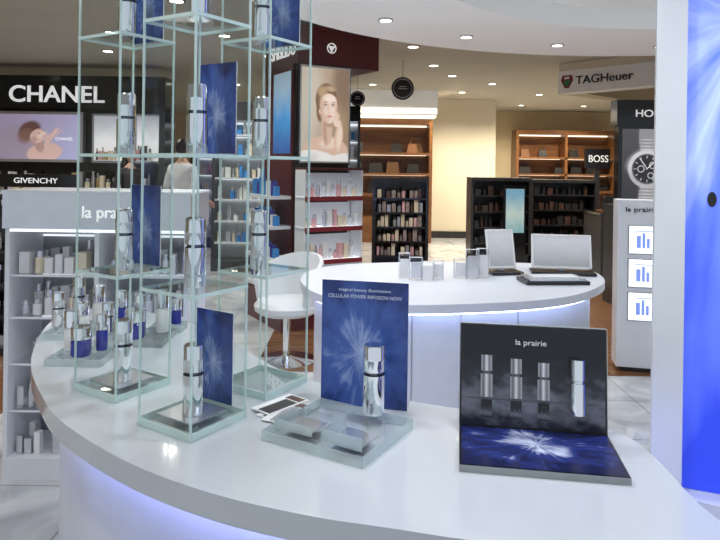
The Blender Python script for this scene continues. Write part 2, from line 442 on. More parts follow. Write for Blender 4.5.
bottle(-.905, 2.11, .97, .155, .02, 'silver_lotion_bottle'); bottle(-.935, 2.03, .97, .12, .019, 'silver_lotion_bottle')
jar(-.855, 2.145, .97, .02, .12, PAPER, 'lotion_bottle'); jar(-.86, 2.03, .97, .02, .09, PAPER, 'lotion_bottle')
jar(-.75, 2.055, .972, .018, .12, NAVY, 'cobalt_serum_bottle'); jar(-.67, 1.955, .972, .03, .085, NAVY, 'cobalt_cream_jar')
jar(-.61, 2.03, .972, .02, .13, PAPER, 'lotion_bottle'); jar(-.645, 2.14, .972, .016, .09, NAVY, 'cobalt_serum_bottle'); jar(-.595, 2.13, .972, .016, .08, NAVY, 'cobalt_serum_bottle')
bottle(-.685, 2.045, .972, .11, .018, 'silver_lotion_bottle'); bottle(-.76, 1.975, .972, .1, .018, 'silver_lotion_bottle')

# ------------------------------------------------------------ central acrylic stand
m = M(); m.box(-.115, .115, -.105, .105, 0, .02, ACRY)
for q in (-1, 1):
    m.box(-.115, .115, q*.105-.001, q*.105+.001, 0, .02, AEDGE); m.box(q*.115-.001, q*.115+.001, -.105, .105, 0, .02, AEDGE)
for (x0, x1, y0, y1, h) in ((-.10, -.01, -.085, -.005, .018), (.015, .105, -.09, .0, .024)):
    m.box(x0, x1, y0, y1, .021, .021+h, ACRY); m.box(x0, x1, y0, y0+.002, .021, .021+h, AEDGE); m.box(x0, x0+.002, y0, y1, .021, .021+h, AEDGE)
    m.box(x0+.008, x1-.008, y0+.008, y1-.008, .021, .0225, SILV)
m.obj('acrylic_product_stand', (-.035, 1.325, .951), math.radians(-30))
bottle(.036, 1.385, .973, .145, .0235)
m = M(); m.card(-.1, .1, 0, .285, 0, BURST); m.box(-.1, .1, .001, .006, 0, .285, PAPER); m.box(-.1, .1, .001, .06, 0, .004, ACRY)
c = m.obj('promotional_easel_card', (.015, 1.475, .951), math.radians(-12))
text('magical beauty illumination', 'card_text_line', c, 0, -.002, .262, .0065, CARDT, .12, ext=.0005, align='CENTER')
text('CELLULAR POWER INFUSION NOW', 'card_text_line', c, 0, -.002, .246, .008, CARDT, .17, ext=.0005, align='CENTER')
m = M()
for i, (x, y, a) in enumerate(((0, 0, 0), (-.012, -.02, .18), (.012, .02, -.12))):
    m.T = Matrix.Translation((x, y, i*.0022)) @ Matrix.Rotation(a, 4, 'Z')
    m.box(-.06, .06, -.03, .03, 0, .002, PAPER)
    m.box(-.056, .03, -.026, .012, .002, .0022, (DARK, GREY, DARK)[i]); m.box(.034, .056, -.026, .02, .002, .0022, BROWND)
m.T = Matrix.Identity(4)
m.obj('leaflet_stack', (-.163, 1.45, .951), math.radians(57))

# ------------------------------------------------------------ open hinged display
bp = math.radians(-8.6)
m = M(); W_ = .295
m.box(0, W_, -.183, 0, 0, .012, BLACK); m.flat(.004, W_-.004, -.179, -.004, .0126, BURSTB)
m.box(0, W_, -.184, -.183, 0, .012, AEDGE)
m.T = Matrix.Translation((0, 0, .012)) @ Matrix.Rotation(math.radians(-6), 4, 'X')
m.box(0, W_, 0, .01, 0, .208, BLACK)
m.box(-.0015, .0, 0, .01, 0, .208, AEDGE); m.box(W_, W_+.0015, 0, .01, 0, .208, AEDGE); m.box(0, W_, 0, .01, .208, .2095, AEDGE)
MS = grad('shelf_mist_print', [(.008, .010, .02), (.14, .15, .19), (.018, .02, .028), (.006, .006, .010)], rough=.15, noise=.3, nscale=7)
m.card(.004, W_-.004, .004, .204, -.0006, MS)
PB = grad('printed_bottle', [(.38, .40, .43), (.1, .1, .11), (.7, .72, .75), (.15, .15, .17), (.4, .4, .42)], axis=0, noise=.02)
PB2 = pm('printed_bottle_shadow', (.07, .08, .09), .3)
for x, hh in ((.055, .085), (.115, .08), (.17, .075)):
    m.card(x-.012, x+.012, .06, .06+hh*.55, -.0016, PB); m.box(x-.008, x+.008, -.0018, -.0008, .06+hh*.55, .06+hh*.62, PB2); m.card(x-.011, x+.011, .06+hh*.62, .06+hh, -.0016, PB)
    m.card(x-.011, x+.011, .02, .055, -.0014, MS)
m.box(.012, W_-.012, -.0013, -.0008, .0565, .0585, PB2)
m.lathe(.235, -.016, .04, [(0, 0), (.0145, 0), (.0145, .062), (.012, .063), (.012, .067), (.014, .068), (.014, .108), (0, .11)], CHROME, 24)
m.box(.218, .252, -.032, -.001, .034, .0395, ACRY)
m.T = Matrix.Identity(4)
d = m.obj('hinged_product_display', (.214, 1.352, .951), bp)
t = text('la prairie', 'logo_text', d, .112, .0125, .181, .011, PAPER, .062, ext=.0006); t.rotation_euler[0] = math.pi/2-math.radians(6)

# ------------------------------------------------------------ items on the consultation counter
Z = .851
def easel(x, y, rz, w, h, name, tilt=-14):
    m = M(); m.box(-w/2-.01, w/2+.01, -.09, .06, 0, .018, BLACK)
    m.T = Matrix.Translation((0, .0, .03)) @ Matrix.Rotation(math.radians(tilt), 4, 'X')
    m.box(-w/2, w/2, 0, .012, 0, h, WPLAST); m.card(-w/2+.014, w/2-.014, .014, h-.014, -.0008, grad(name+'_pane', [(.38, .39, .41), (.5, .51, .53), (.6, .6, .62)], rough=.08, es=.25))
    m.box(-w/2, -w/2+.01, -.003, 0, 0, h, FASC); m.box(w/2-.01, w/2, -.003, 0, 0, h, FASC); m.box(-w/2, w/2, -.003, 0, h-.01, h, FASC); m.box(-w/2, w/2, -.003, 0, 0, .01, FASC)
    m.box(-.02, .02, .01, .03, -.02, h*.5, SILV)
    m.T = Matrix.Identity(4); m.obj(name, (x, y, Z), rz, bevel=.001)
easel(.88, 3.98, math.radians(12), .18, .24, 'counter_mirror'); easel(1.25, 4.0, math.radians(-8), .36, .21, 'tablet_screen')
m = M(); m.box(-.18, .18, -.09, .09, 0, .02, BLACK); m.box(-.16, .16, -.08, .08, .02, .035, SILV); m.box(-.13, .13, -.05, .05, .0355, .038, WPLAST); m.obj('palette_tray', (1.10, 3.68, Z), math.radians(5), bevel=.003)
def cluster(name, x, y, k):
    m = M()
    for i in range(k):
        a, b = (i-(k-1)/2)*.065, R.uniform(-.05, .05); w = R.uniform(.03, .042); h = R.uniform(.10, .17)
        m.box(a-w, a+w, b-.012, b+.012, 0, h, ACRY); m.box(a-w, a-w+.003, b-.012, b+.012, 0, h, WPLAST); m.box(a-w, a+w, b-.012, b+.012, h, h+.003, WPLAST)
        m.box(a+w-.003, a+w, b-.012, b+.012, 0, h, WPLAST)
        m.box(a-w*.8, a+w*.8, b-.016, b-.013, .01, h*.8, (PAPER, SILV, PAPER)[i % 3])
    m.obj(name, (x, y, Z))
cluster('acrylic_card_holder', .36, 3.75, 4); cluster('acrylic_card_holder', .66, 3.8, 3)

# ------------------------------------------------------------ white swivel chair
def chair(x, y, rz):
    m = M(); n = 22
    a0, a1 = math.radians(-20), math.radians(200)
    ri_, ro_ = .235, .265
    vs = []
    for i in range(n+1):
        a = a0+(a1-a0)*i/n; k = math.sin((a-a0)/(a1-a0)*math.pi)
        zt = .60+.20*k**.7; zb = .42
        for r, z in ((ri_*.92, zb), (ro_*.92, zb), (ro_*1.04, zt-.02), (ro_*1.02, zt), (ri_*1.04, zt), (ri_*1.02, zt-.02)):
            vs.append((r*math.cos(a), r*math.sin(a), z))
    fs = []
    for i in range(n):
        for j in range(6):
            fs.append((i*6+j, (i+1)*6+j, (i+1)*6+(j+1) % 6, i*6+(j+1) % 6))
    fs += [tuple(range(6)), tuple(range(n*6, n*6+6))]
    m.add(vs, fs, WPLAST)
    m.lathe(0, 0, 0, [(0, .36), (.2, .36), (.245, .39), (.25, .43), (.22, .465), (0, .475)], WPLAST, 32)
    m.cyl(0, 0, .03, .36, .028, CHROME)
    m.lathe(0, 0, 0, [(0, .0), (.22, .0), (.225, .01), (.06, .03), (.03, .04), (0, .04)], CHROME, 32)
    m.obj('swivel_chair', (x, y, .0045), rz)
chair(-.54, 4.95, math.radians(-35))

# ------------------------------------------------------------ left brand gondola
m = M(); w, dp = .86, .35
m.box(0, w, 0, dp, 0, .10, WPLAST)
m.box(0, .02, 0, dp, .10, 1.18, WPLAST); m.box(w-.02, w, 0, dp, .10, 1.18, WPLAST); m.box(.02, w-.02, dp-.02, dp, .10, 1.18, GREY)
m.box(-.01, w+.01, -.01, dp+.01, 1.18, 1.35, SILV); m.box(-.015, w+.015, -.015, dp+.015, 1.35, 1.36, WPLAST)
m.box(w/2-.01, w/2+.01, 0, dp-.02, .10, 1.18, WPLAST)
m.box(.02, w-.02, .0, .015, 1.165, 1.18, GLOWW)
for z in (.10, .32, .54, .76, .96):
    if z > .1: m.box(.02, w-.02, .02, dp-.02, z-.008, z, ACRY); m.box(.02, w-.02, .017, .02, z-.009, z+.001, WPLAST)
    m.box(.025, w-.025, dp-.035, dp-.03, z+.15, z+.16, GLOWW)
    for (a, b) in ((.03, w/2-.015), (w/2+.015, w-.03)):
        products(m, a, b, .05, .12, z+.001, [PAPER, SILV, WPLAST, CREAM, PAPER], .13); products(m, a, b, .17, .25, z+.001, [PAPER, SILV, PAPER, GREY], .15)
g = m.obj('cosmetics_gondola', (-1.66, 3.05, 0), math.radians(0))
text('la prairie', 'logo_text', g, .36, -.012, 1.235, .055, LETTER, .26)

m = M(); m.box(0, 1.0, .3, .34, 0, 1.22, BLACK); m.box(0, .03, 0, .3, 0, 1.22, BLACK); m.box(.97, 1.0, 0, .3, 0, 1.22, BLACK)
for z in (.05, .30, .55, .80, 1.05):
    m.box(.03, .97, 0, .3, z-.02, z, DARK); products(m, .05, .95, .06, .14, z+.001, [SILV, BLACK, PAPER, GOLD, DARK], .16)
m.box(.03, .97, .0, .3, 0, .03, DARK)
m.obj('black_shelf_unit', (-3.62, 5.0, 0))

# ------------------------------------------------------------ black fashion-house facade
m = M()
m.box(0, 3.3, .4, .5, 0, 2.72, BLACK); m.box(0, 3.3, 0, .4, 2.26, 2.72, BLACK); m.box(3.22, 3.3, 0, .4, 0, 2.26, BLACK); m.box(0, .08, 0, .4, 0, 2.26, BLACK)
m.box(.72, 2.02, .255, .36, 1.48, 2.22, SILV)
for (a, b) in ((2.15, 2.65), (2.78, 3.16)):
    m.box(a, b, .27, .36, 1.48, 2.2, SILV); m.card(a+.03, b-.03, 1.51, 2.17, .268, grad('lit_niche%d' % int(a*10), [(.65, .62, .6), (.75, .75, .78), (.5, .5, .55)], es=.6))
    products(m, a+.05, b-.05, .15, .25, 1.52, [DARK, BLACK, CREAM, GOLD, PINK], .22); m.box(a, b, .1, .27, 1.5, 1.515, ACRY)
m.box(.08, 3.22, .05, .4, 0, 1.05, DARK)
m.box(.08, 3.22, .03, .4, 1.05, 1.08, SILV)
products(m, .3, 3.1, .1, .25, 1.081, [PAPER, BLACK, CREAM, SILV, GOLD], .28, wr=(.05, .1))
f = m.obj('boutique_facade', (-6.1, 9.3, 0))
text('CHANEL', 'sign_lettering', f, 1.06, -.008, 2.34, .23, LETTER, 1.36, ext=.012, bold=.003)
SK = (.58, .40, .36); SKS = (.40, .25, .23)
picture('screen_picture', 1.22, .66, 96, 54, lambda u, v: (.26+.10*u+.05*v, .25+.13*u, .36+.22*u), [
    (.30, .20, .35, .30, .3, (.30, .22, .26), .8, .6),
    (.48, .42, .17, .13, .5, (.12, .06, .05), .4, 1), (.42, .34, .12, .10, .6, (.20, .11, .09), .8, .8),
    (.70, .10, .26, .14, .15, SK, .2, 1), (.62, .22, .07, .12, .3, SKS, .3, 1),
    (.60, .34, .12, .10, .55, SK, .15, 1), (.66, .36, .07, .05, .5, (.72, .54, .48), .8, .8), (.53, .28, .06, .05, .5, SKS, .8, .7),
    (.62, .38, .02, .006, .5, (.1, .05, .05), .5, 1), (.68, .42, .018, .005, .6, (.1, .05, .05), .5, 1), (.69, .335, .02, .009, .9, (.55, .15, .18), .5, 1),
    (.80, .34, .020, .14, -.5, SK, .3, 1), (.84, .38, .014, .13, -.7, (.66, .48, .44), .3, 1), (.76, .30, .05, .08, -.4, SK, .3, 1), (.88, .37, .012, .11, -.85, SK, .3, 1),
], .65, f, (.76, .25, 1.52))
text('CHANEL', 'screen_lettering', f, 1.62, .244, 1.80, .045, LETTER, .26, ext=.002)
m = M(); m.box(0, 2.4, 0, .6, 0, 1.0, GREY); m.box(-.02, 2.42, -.02, .62, 1.0, 1.03, SILV)
m.box(1.0, 1.95, .02, .08, 1.17, 1.33, BLACK); m.box(1.05, 1.08, .04, .07, 1.03, 1.17, BLACK); m.box(1.86, 1.89, .04, .07, 1.03, 1.17, BLACK)
products(m, .1, 2.3, .15, .3, 1.031, [PAPER, SILV, CREAM, GREY, DARK], .14)
for i in range(5): m.box(.05+i*.47, .48+i*.47, -.012, 0, .1, .92, SILV)
g = m.obj('tester_counter', (-5.45, 8.0, 0)); text('GIVENCHY', 'sign_lettering', g, 1.18, .015, 1.22, .065, LETTER, .54)

def litshelf(x, y, w, h, rz, pal, name, top=DARK, back=WPLAST, zs=(.4, .7, 1.0, 1.3, 1.6, 1.9)):
    m = M(); m.box(0, w, .35, .4, 0, h, back); m.box(0, .04, 0, .35, 0, h, top); m.box(w-.04, w, 0, .35, 0, h, top); m.box(0, w, -.02, .4, h, h+.25, top)
    m.box(.04, w-.04, 0, .35, 0, .15, top); m.box(.05, w-.05, .28, .34, h-.05, h-.02, GLOWW)
    for z in zs:
        if z < h-.15: m.box(.04, w-.04, .02, .35, z-.02, z, WPLAST); m.box(.05, w-.05, .32, .345, z-.035, z-.022, GLOWW); products(m, .06, w-.06, .08, .2, z+.001, pal, .2, wr=(.04, .09))
    return m.obj(name, (x, y, 0), rz)
litshelf(-3.0, 11.5, 1.5, 2.2, 0, [PAPER, CREAM, PINK, SILV, DARK], 'perfume_shelf')
litshelf(-2.05, 9.0, .85, 2.1, 0, [PAPER, SILV, CREAM, BLUEP], 'perfume_shelf')
litshelf(-1.0, 10.5, 1.0, 2.2, 0, [PAPER, BLUEP, SILV, PINK], 'perfume_shelf', top=BLACK)
m = M(); m.box(0, 1.1, 0, .6, 0, .95, GREY); m.box(-.02, 1.12, -.02, .62, .95, .98, WPLAST); products(m, .05, 1.05, .1, .3, .981, [PAPER, SILV, BLACK, CREAM], .25)
m.obj('tester_counter', (-3.9, 6.4, 0), .1)

# ------------------------------------------------------------ maroon cosmetics tower
m = M()
m.box(0, .88, -.02, .78, 2.44, 2.77, MAROON); m.box(-.015, .895, -.035, .795, 2.77, 2.80, MAROON)
m.box(0, .56, 0, .72, 0, 2.44, BLACK); m.box(-.02, 0, .05, .72, .3, 2.44, MAROON)
m.box(.01, .56, -.03, 0, 1.50, 2.44, BLACK); m.box(.022, .552, -.034, -.03, 1.515, 2.43, SILV)
for z in (.35, .62, .92, 1.20):
    m.box(0, .60, -.22, 0, z-.03, z, WPLAST); m.box(.0, .60, -.225, -.22, z-.035, z+.008, RED); m.box(0, .60, -.21, -.01, z, z+.004, GLOWW)
    m.box(.01, .58, -.01, -.001, z+.01, z+.22, WPLAST)
    products(m, .02, .58, -.18, -.06, z+.005, [PINK, PAPER, CREAM, SILV, PINK, WPLAST], .16); m.box(-.22, -.02, .05, .7, z-.03, z, WPLAST)
    for k in range(10):
        yy = .08+k*.06; hh = R.uniform(.08, .17); m.box(-.17, -.12, yy, yy+.04, z+.001, z+hh, R.choice([BLUEP, BLUEP, PAPER, NAVY]))
m.box(0, .60, -.22, 0, 1.45, 1.47, MAROON); m.box(0, .008, -.22, 0, .3, 1.45, WPLAST); m.box(.592, .60, -.22, 0, .3, 1.45, WPLAST)
m.side(.08, .5, 1.6, 2.38, -.022, grad('blue_side_print', [(.03, .1, .35), (.06, .28, .6), (.4, .55, .7)], es=.3))
m.box(-.22, .60, -.22, .7, 0, .3, MAROON)
g = m.obj('illuminated_cosmetics_tower', (-.60, 6.05, 0), math.radians(30))
text('SHISEIDO', 'sign_lettering', g, -.004, .62, 2.53, .13, LETTER, .58, rz=-math.pi/2)
mm = M(); mm.lathe(0, 0, 0, [(.042, 0), (.042, .006), (.05, .006), (.05, 0)], LETTER, 24); mm.lathe(0, 0, 0, [(.0, 0), (.0, .006), (.02, .006), (.02, 0)], LETTER, 12)
for k in range(3):
    q = 2*math.pi*k/3+.5; mm.lathe(.028*math.cos(q), .028*math.sin(q), 0, [(0, .006), (.009, .006), (.009, 0)], LETTER, 10)
lg = mm.obj('round_emblem', (.35, -.021, 2.61), parent=g); lg.rotation_euler = (math.pi/2, 0, 0)
F = (.74, .57, .47); FD = (.42, .27, .19); FM = (.58, .41, .32); HR = (.20, .12, .065); BR = (.14, .08, .05)
picture('portrait_poster', .50, .88, 100, 176, lambda u, v: (.50-.22*u+.05*v, .43-.24*u+.04*v, .35-.24*u+.03*v), [
    (.10, .60, .12, .30, 0, (.56, .50, .42), 1., .7), (.45, .75, .12, .25, 0, (.20, .13, .09), 1., .8),
    (.25, .09, .25, .15, 0, FM, .15, 1), (.30, .17, .10, .05, .1, F, .9, .9),
    (.265, .31, .055, .16, .05, FM, .15, 1), (.245, .27, .02, .12, .1, FD, .9, .8), (.29, .36, .06, .035, 0, FD, .7, .9),
    (.17, .00, .24, .10, -.15, (.72, .71, .68), .12, 1), (.12, .03, .06, .05, .4, (.55, .54, .52), .9, .7), (.40, .0, .15, .07, .3, (.70, .69, .66), .2, 1),
    (.262, .575, .118, .165, .08, HR, .12, 1), (.215, .66, .05, .05, .5, (.46, .33, .20), .9, .9), (.30, .69, .05, .025, -.2, (.52, .38, .24), .9, .8), (.185, .46, .03, .09, .1, HR, .4, 1),
    (.192, .47, .014, .026, 0, FM, .4, 1),
    (.285, .545, .088, .10, .05, F, .10, 1), (.288, .475, .078, .105, .03, F, .10, 1), (.292, .405, .046, .045, 0, F, .2, 1),
    (.215, .50, .026, .11, .08, FM, .9, .9), (.245, .41, .03, .05, .5, FM, .9, .8), (.365, .50, .012, .10, 0, FM, .9, .7),
    (.30, .595, .05, .032, 0, (.86, .71, .61), 1., .9), (.325, .475, .024, .028, 0, (.85, .66, .57), 1., .8), (.245, .475, .020, .025, 0, (.79, .60, .51), 1., .7),
    (.249, .535, .026, .014, 0, (.50, .35, .28), 1., .8), (.327, .537, .024, .014, 0, (.50, .35, .28), 1., .8),
    (.249, .562, .027, .0045, .10, BR, .6, .8), (.329, .564, .025, .0045, -.10, BR, .6, .8),
    (.250, .533, .018, .0075, 0, (.75, .70, .66), .3, .9), (.327, .534, .017, .0075, 0, (.75, .70, .66), .3, .9),
    (.252, .533, .0078, .0078, 0, (.10, .12, .14), .3, 1), (.329, .534, .0078, .0078, 0, (.10, .12, .14), .3, 1),
    (.249, .541, .020, .003, .05, (.08, .05, .04), .5, 1), (.328, .542, .019, .003, -.05, (.08, .05, .04), .5, 1),
    (.279, .50, .006, .038, .05, FM, .9, .8), (.293, .50, .005, .03, 0, (.86, .71, .62), .9, .8), (.290, .463, .018, .006, 0, FD, .6, .8), (.290, .470, .011, .008, 0, (.79, .61, .51), .7, .9),
    (.292, .427, .026, .0105, 0, (.60, .28, .27), .3, 1), (.292, .429, .024, .0018, 0, (.28, .09, .09), .5, 1), (.292, .422, .013, .003, 0, (.78, .45, .42), .9, .7), (.292, .408, .018, .005, 0, FM, .9, .7),
    (.395, .22, .045, .14, -.1, FM, .15, 1), (.400, .23, .030, .13, -.1, F, .7, 1),
    (.375, .375, .040, .045, .1, F, .2, 1), (.352, .405, .009, .045, .45, F, .25, 1), (.366, .425, .009, .05, .3, (.77, .59, .49), .25, 1), (.382, .43, .009, .05, .12, F, .25, 1), (.397, .42, .008, .042, -.05, FM, .25, 1),
    (.359, .415, .002, .04, .38, FD, .9, .8), (.374, .43, .002, .045, .2, FD, .9, .8), (.390, .425, .002, .04, .05, FD, .9, .8),
], .75, g, (.037, -.0355, 1.53))

# ------------------------------------------------------------ background shops
def shelfunit(name, x, y, w, h, mat, pal, zs, dp=.45, rz=0, wr=(.05, .12), hm=.2):
    m = M(); m.box(0, w, dp-.03, dp, 0, h, mat); m.box(0, .04, 0, dp, 0, h, mat); m.box(w-.04, w, 0, dp, 0, h, mat); m.box(0, w, -.01, dp, h, h+.05, mat); m.box(0, w, 0, dp, 0, .12, mat)
    for z in zs: m.box(.04, w-.04, .02, dp-.03, z-.02, z, mat); products(m, .06, w-.06, .06, .2, z+.001, pal, hm, wr=wr, caps=DARK)
    return m.obj(name, (x, y, 0), rz)
MUTE = pm('muted_pack', (.30, .24, .22), .5, var=.3, scale=25)
shelfunit('product_gondola', .18, 9.0, .78, 1.28, BLACK, [MUTE, PINK, MUTE, CREAM, BROWND, GREY], (.25, .45, .65, .85, 1.05), hm=.17, wr=(.04, .07))
DG = [DARK, BLACK, BROWND, BROWND, DARK]
shelfunit('dark_display_cabinet', 1.75, 10.2, .95, 1.28, DARK, DG, (.3, .55, .8, 1.05), hm=.16)
m = M(); m.box(0, 1.2, 0, .7, 0, .85, DARK); m.box(-.02, 1.22, -.02, .72, .85, .88, BLACK)
for (a, b, h) in ((.1, .4, .2), (.5, .8, .3), (.85, 1.1, .22)): m.box(a, b, .2, .5, .881, .9, WOOD); m.box(a+.05, b-.05, .28, .42, .9, .9+h, BAG2)
m.obj('dark_display_table', (3.35, 9.0, 0))
shelfunit('dark_display_cabinet', 2.85, 10.8, 1.1, 1.25, DARK, DG, (.3, .55, .8, 1.05), hm=.16)
m = M(); m.box(0, .34, 0, .06, 0, 1.22, BLACK); m.card(.03, .31, .5, 1.17, -.001, grad('seascape_print', [(.20, .40, .45), (.5, .62, .60), (.2, .42, .58)], es=.35)); m.obj('lit_poster_stand', (2.2, 9.9, 0))

def bag(m, x, y, z, w, h, mat):
    m.add([(x-w/2, y, z), (x+w/2, y, z), (x+w/2, y+.12, z), (x-w/2, y+.12, z), (x-w*.4, y+.03, z+h), (x+w*.4, y+.03, z+h), (x+w*.4, y+.09, z+h), (x-w*.4, y+.09, z+h)],
          [(3, 2, 1, 0), (4, 5, 6, 7), (0, 1, 5, 4), (1, 2, 6, 5), (2, 3, 7, 6), (3, 0, 4, 7)], mat)
    n = 10
    for i in range(n):
        a, b = math.pi*i/n, math.pi*(i+1)/n; r = w*.26
        m.add([(x+(r+q)*math.cos(t_), y+.06+e, z+h+(r+q)*math.sin(t_)*1.1) for t_ in (a, b) for q in (0, .015) for e in (0, .012)], [(0, 1, 3, 2), (4, 5, 7, 6), (0, 1, 5, 4), (2, 3, 7, 6), (0, 2, 6, 4), (1, 3, 7, 5)], mat)
def bagshop(name, x, y, w, zs):
    m = M(); m.box(0, w, .45, .5, 0, 2.3, WOOD); m.box(0, .06, 0, .45, 0, 2.3, WOOD); m.box(w-.06, w, 0, .45, 0, 2.3, WOOD); m.box(0, w, 0, .5, 2.3, 2.4, WOOD)
    k = max(1, int(w/1.1))
    for i in range(1, k): m.box(i*w/k-.03, i*w/k+.03, 0, .45, 0, 2.3, WOOD)
    for z in zs:
        m.box(.06, w-.06, 0, .45, z-.04, z, WOOD); m.box(.08, w-.08, .42, .44, z-.05, z-.042, GLOWC)
        xx = .25
        while xx < w-.2:
            if R.random() < .85: bag(m, xx, .15, z+.001, R.uniform(.2, .32), R.uniform(.16, .24), R.choice([BAG1, BAG2, BAG2, GREY, BAG2]))
            xx += R.uniform(.33, .45)
    m.box(.06, w-.06, .02, .45, 0, .5, WOOD); m.box(.08, w-.08, .38, .42, 2.27, 2.295, GLOWC)
    return m.obj(name, (x, y, 0))
bagshop('handbag_shelving', -.3, 12.6, 1.7, (.95, 1.35, 1.75)); bagshop('handbag_shelving', 3.75, 15.6, 2.4, (.95, 1.35, 1.75))
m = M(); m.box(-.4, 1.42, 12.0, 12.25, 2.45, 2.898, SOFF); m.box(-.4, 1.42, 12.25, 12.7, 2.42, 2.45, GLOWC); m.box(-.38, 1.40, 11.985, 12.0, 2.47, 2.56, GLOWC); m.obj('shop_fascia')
m = M(); m.box(2.9, 8, 16.2, 16.4, 0, 2.898, WALLM); m.obj('partition_panel')
m = M(); m.box(0, .5, 0, .1, 1.5, 1.9, BLACK); m.box(.2, .3, .02, .08, 0, 1.5, DARK); m.box(.0, .5, 0, .1, 0, .04, DARK)
g = m.obj('black_sign_stand', (4.65, 13.4, 0)); text('BOSS', 'sign_lettering', g, .05, -.006, 1.63, .14, LETTER, .4)
m = M(); L_ = 1.6
m.box(0, L_, 0, .25, 2.5, 2.79, FASC); m.box(-.0, L_, .02, .23, 2.79, 2.895, PILM)
m.box(-.0, .25, .25, 4.2, 2.5, 2.895, WALLM)
a = math.atan2(-1.0, .85)
g = m.obj('boutique_sign_fascia', (2.65, 8.75, 0), a)
text('TAGHeuer', 'sign_lettering', g, .27, -.012, 2.6, .105, BLACK, .78, ext=.006)
mm = M(); mm.poly([(0, 2.66), (.06, 2.56), (.12, 2.56), (.18, 2.66), (.16, 2.73), (.02, 2.73)], -.008, RED); mm.poly([(.03, 2.66), (.075, 2.585), (.105, 2.585), (.15, 2.66)], -.010, pm('green_enamel', (.02, .2, .08), .4)); mm.poly([(.05, 2.68), (.13, 2.68), (.13, 2.71), (.05, 2.71)], -.011, PAPER)
mm.obj('shield_emblem', (.05, 0, 0), parent=g)
for (x, y, r, z) in ((-.05, 9.5, .11, 2.47), (.55, 8.6, .15, 2.52)):
    m = M(); m.lathe(0, 0, 0, [(0, -.015), (r, -.015), (r, .015), (0, .015)], BLACK, 32); m.lathe(0, 0, 0, [(r*.8, .016), (r*.8, .02), (r*.84, .02), (r*.84, .016)], GREY, 32)
    m.box(-.003, .003, r, 2.898-z, -.003, .003, DARK); m.box(-r*.4, r*.4, -.008, .0, .015, .018, GREY); m.box(-r*.3, r*.3, .02, .028, .015, .018, GREY)
    o = m.obj('hanging_round_sign', (x, y, z)); o.rotation_euler = (math.pi/2, 0, 0)

# ------------------------------------------------------------ right stands
m = M(); m.box(0, 1.0, 0, .4, 0, 1.1, DARK); m.box(0, 1.0, 0, .12, 1.1, 2.24, BLACK); m.box(-.03, 1.03, -.03, .15, 1.96, 2.24, BLACK)
g = m.obj('watch_advert_stand', (2.78, 7.0, 0)); text('HOUR', 'sign_lettering', g, .16, -.036, 2.06, .075, LETTER, .36)
SG = (.62, .62, .64); DK = (.02, .02, .025); WL = []
WL += [(.27, .70, .09, .25, .05, (.28, .28, .30), .2, 1), (.27, .06, .09, .22, -.05, (.28, .28, .30), .2, 1)]
for k in range(8): WL.append((.27, (.58+k*.035) if k < 4 else (.17-(k-4)*.035), .085, .006, 0, (.6, .6, .62), .8, .8))
WL += [(.27, .37, .205, .205, 0, (.45, .45, .47), .06, 1), (.22, .45, .15, .10, .5, (.85, .85, .88), 1., .8), (.27, .37, .165, .165, 0, (.12, .12, .13), .06, 1), (.27, .37, .15, .15, 0, DK, .05, 1)]
for k in range(12):
    q = math.pi*k/6; WL.append((.27+.128*math.cos(q), .37+.128*math.sin(q), .014, .005, q, SG, .4, 1))
WL += [(.205, .37, .038, .038, 0, SG, .1, 1), (.205, .37, .03, .03, 0, DK, .1, 1), (.33, .41, .038, .038, 0, SG, .1, 1), (.33, .41, .03, .03, 0, DK, .1, 1), (.31, .30, .034, .034, 0, SG, .1, 1), (.31, .30, .026, .026, 0, DK, .1, 1),
       (.31, .41, .07, .005, .75, (.9, .9, .9), .3, 1), (.23, .43, .075, .004, 2.2, (.9, .9, .9), .3, 1), (.49, .37, .02, .03, 0, SG, .3, 1)]
picture('watch_picture', .58, .80, 116, 160, lambda u, v: (.03+.05*v, .03+.05*v, .035+.05*v), WL, .7, g, (.04, -.002, 1.13))
m = M(); m.box(0, .6, 0, .2, .04, 1.27, WPLAST); m.box(.03, .57, .03, .17, 0, .04, DARK)
b_ = pm('pale_blue_print', (.25, .35, .8), .4, emit=(.2, .3, .8), es=.5)
for z in (.98, .735, .49):
    m.box(.07, .275, -.004, 0, z-.108, z+.108, GREY); m.box(.08, .265, -.006, 0, z-.1, z+.1, GLOWW)
    m.box(.13, .16, -.009, -.0065, z-.06, z+.03, b_); m.box(.17, .19, -.009, -.0065, z-.06, z+.05, b_); m.box(.20, .22, -.009, -.0065, z-.06, z+.01, b_); m.box(.12, .24, -.009, -.0065, z+.06, z+.066, b_)
g = m.obj('lightbox_pedestal', (1.91, 4.8, 0), math.radians(-12), bevel=.004); text('la prairie', 'logo_text', g, .05, -.004, 1.185, .035, DARK, .22)

m = M()
m.box(0, .066, -.02, .06, 0, 2.898, WPLAST); m.box(.066, .95, .02, .06, 0, 2.898, WPLAST); m.box(.066, .95, 0, .02, 0, .72, WPLAST); m.box(.066, .95, -.04, .02, .70, .735, WPLAST)
m.card(.067, .95, .737, 2.6, .018, BLUELIT)
m.ell(.125, 1.43, .010, .018, .016, BLACK)
m.obj('blue_lightbox_wall', (.712, 1.57, 0), math.radians(-22))

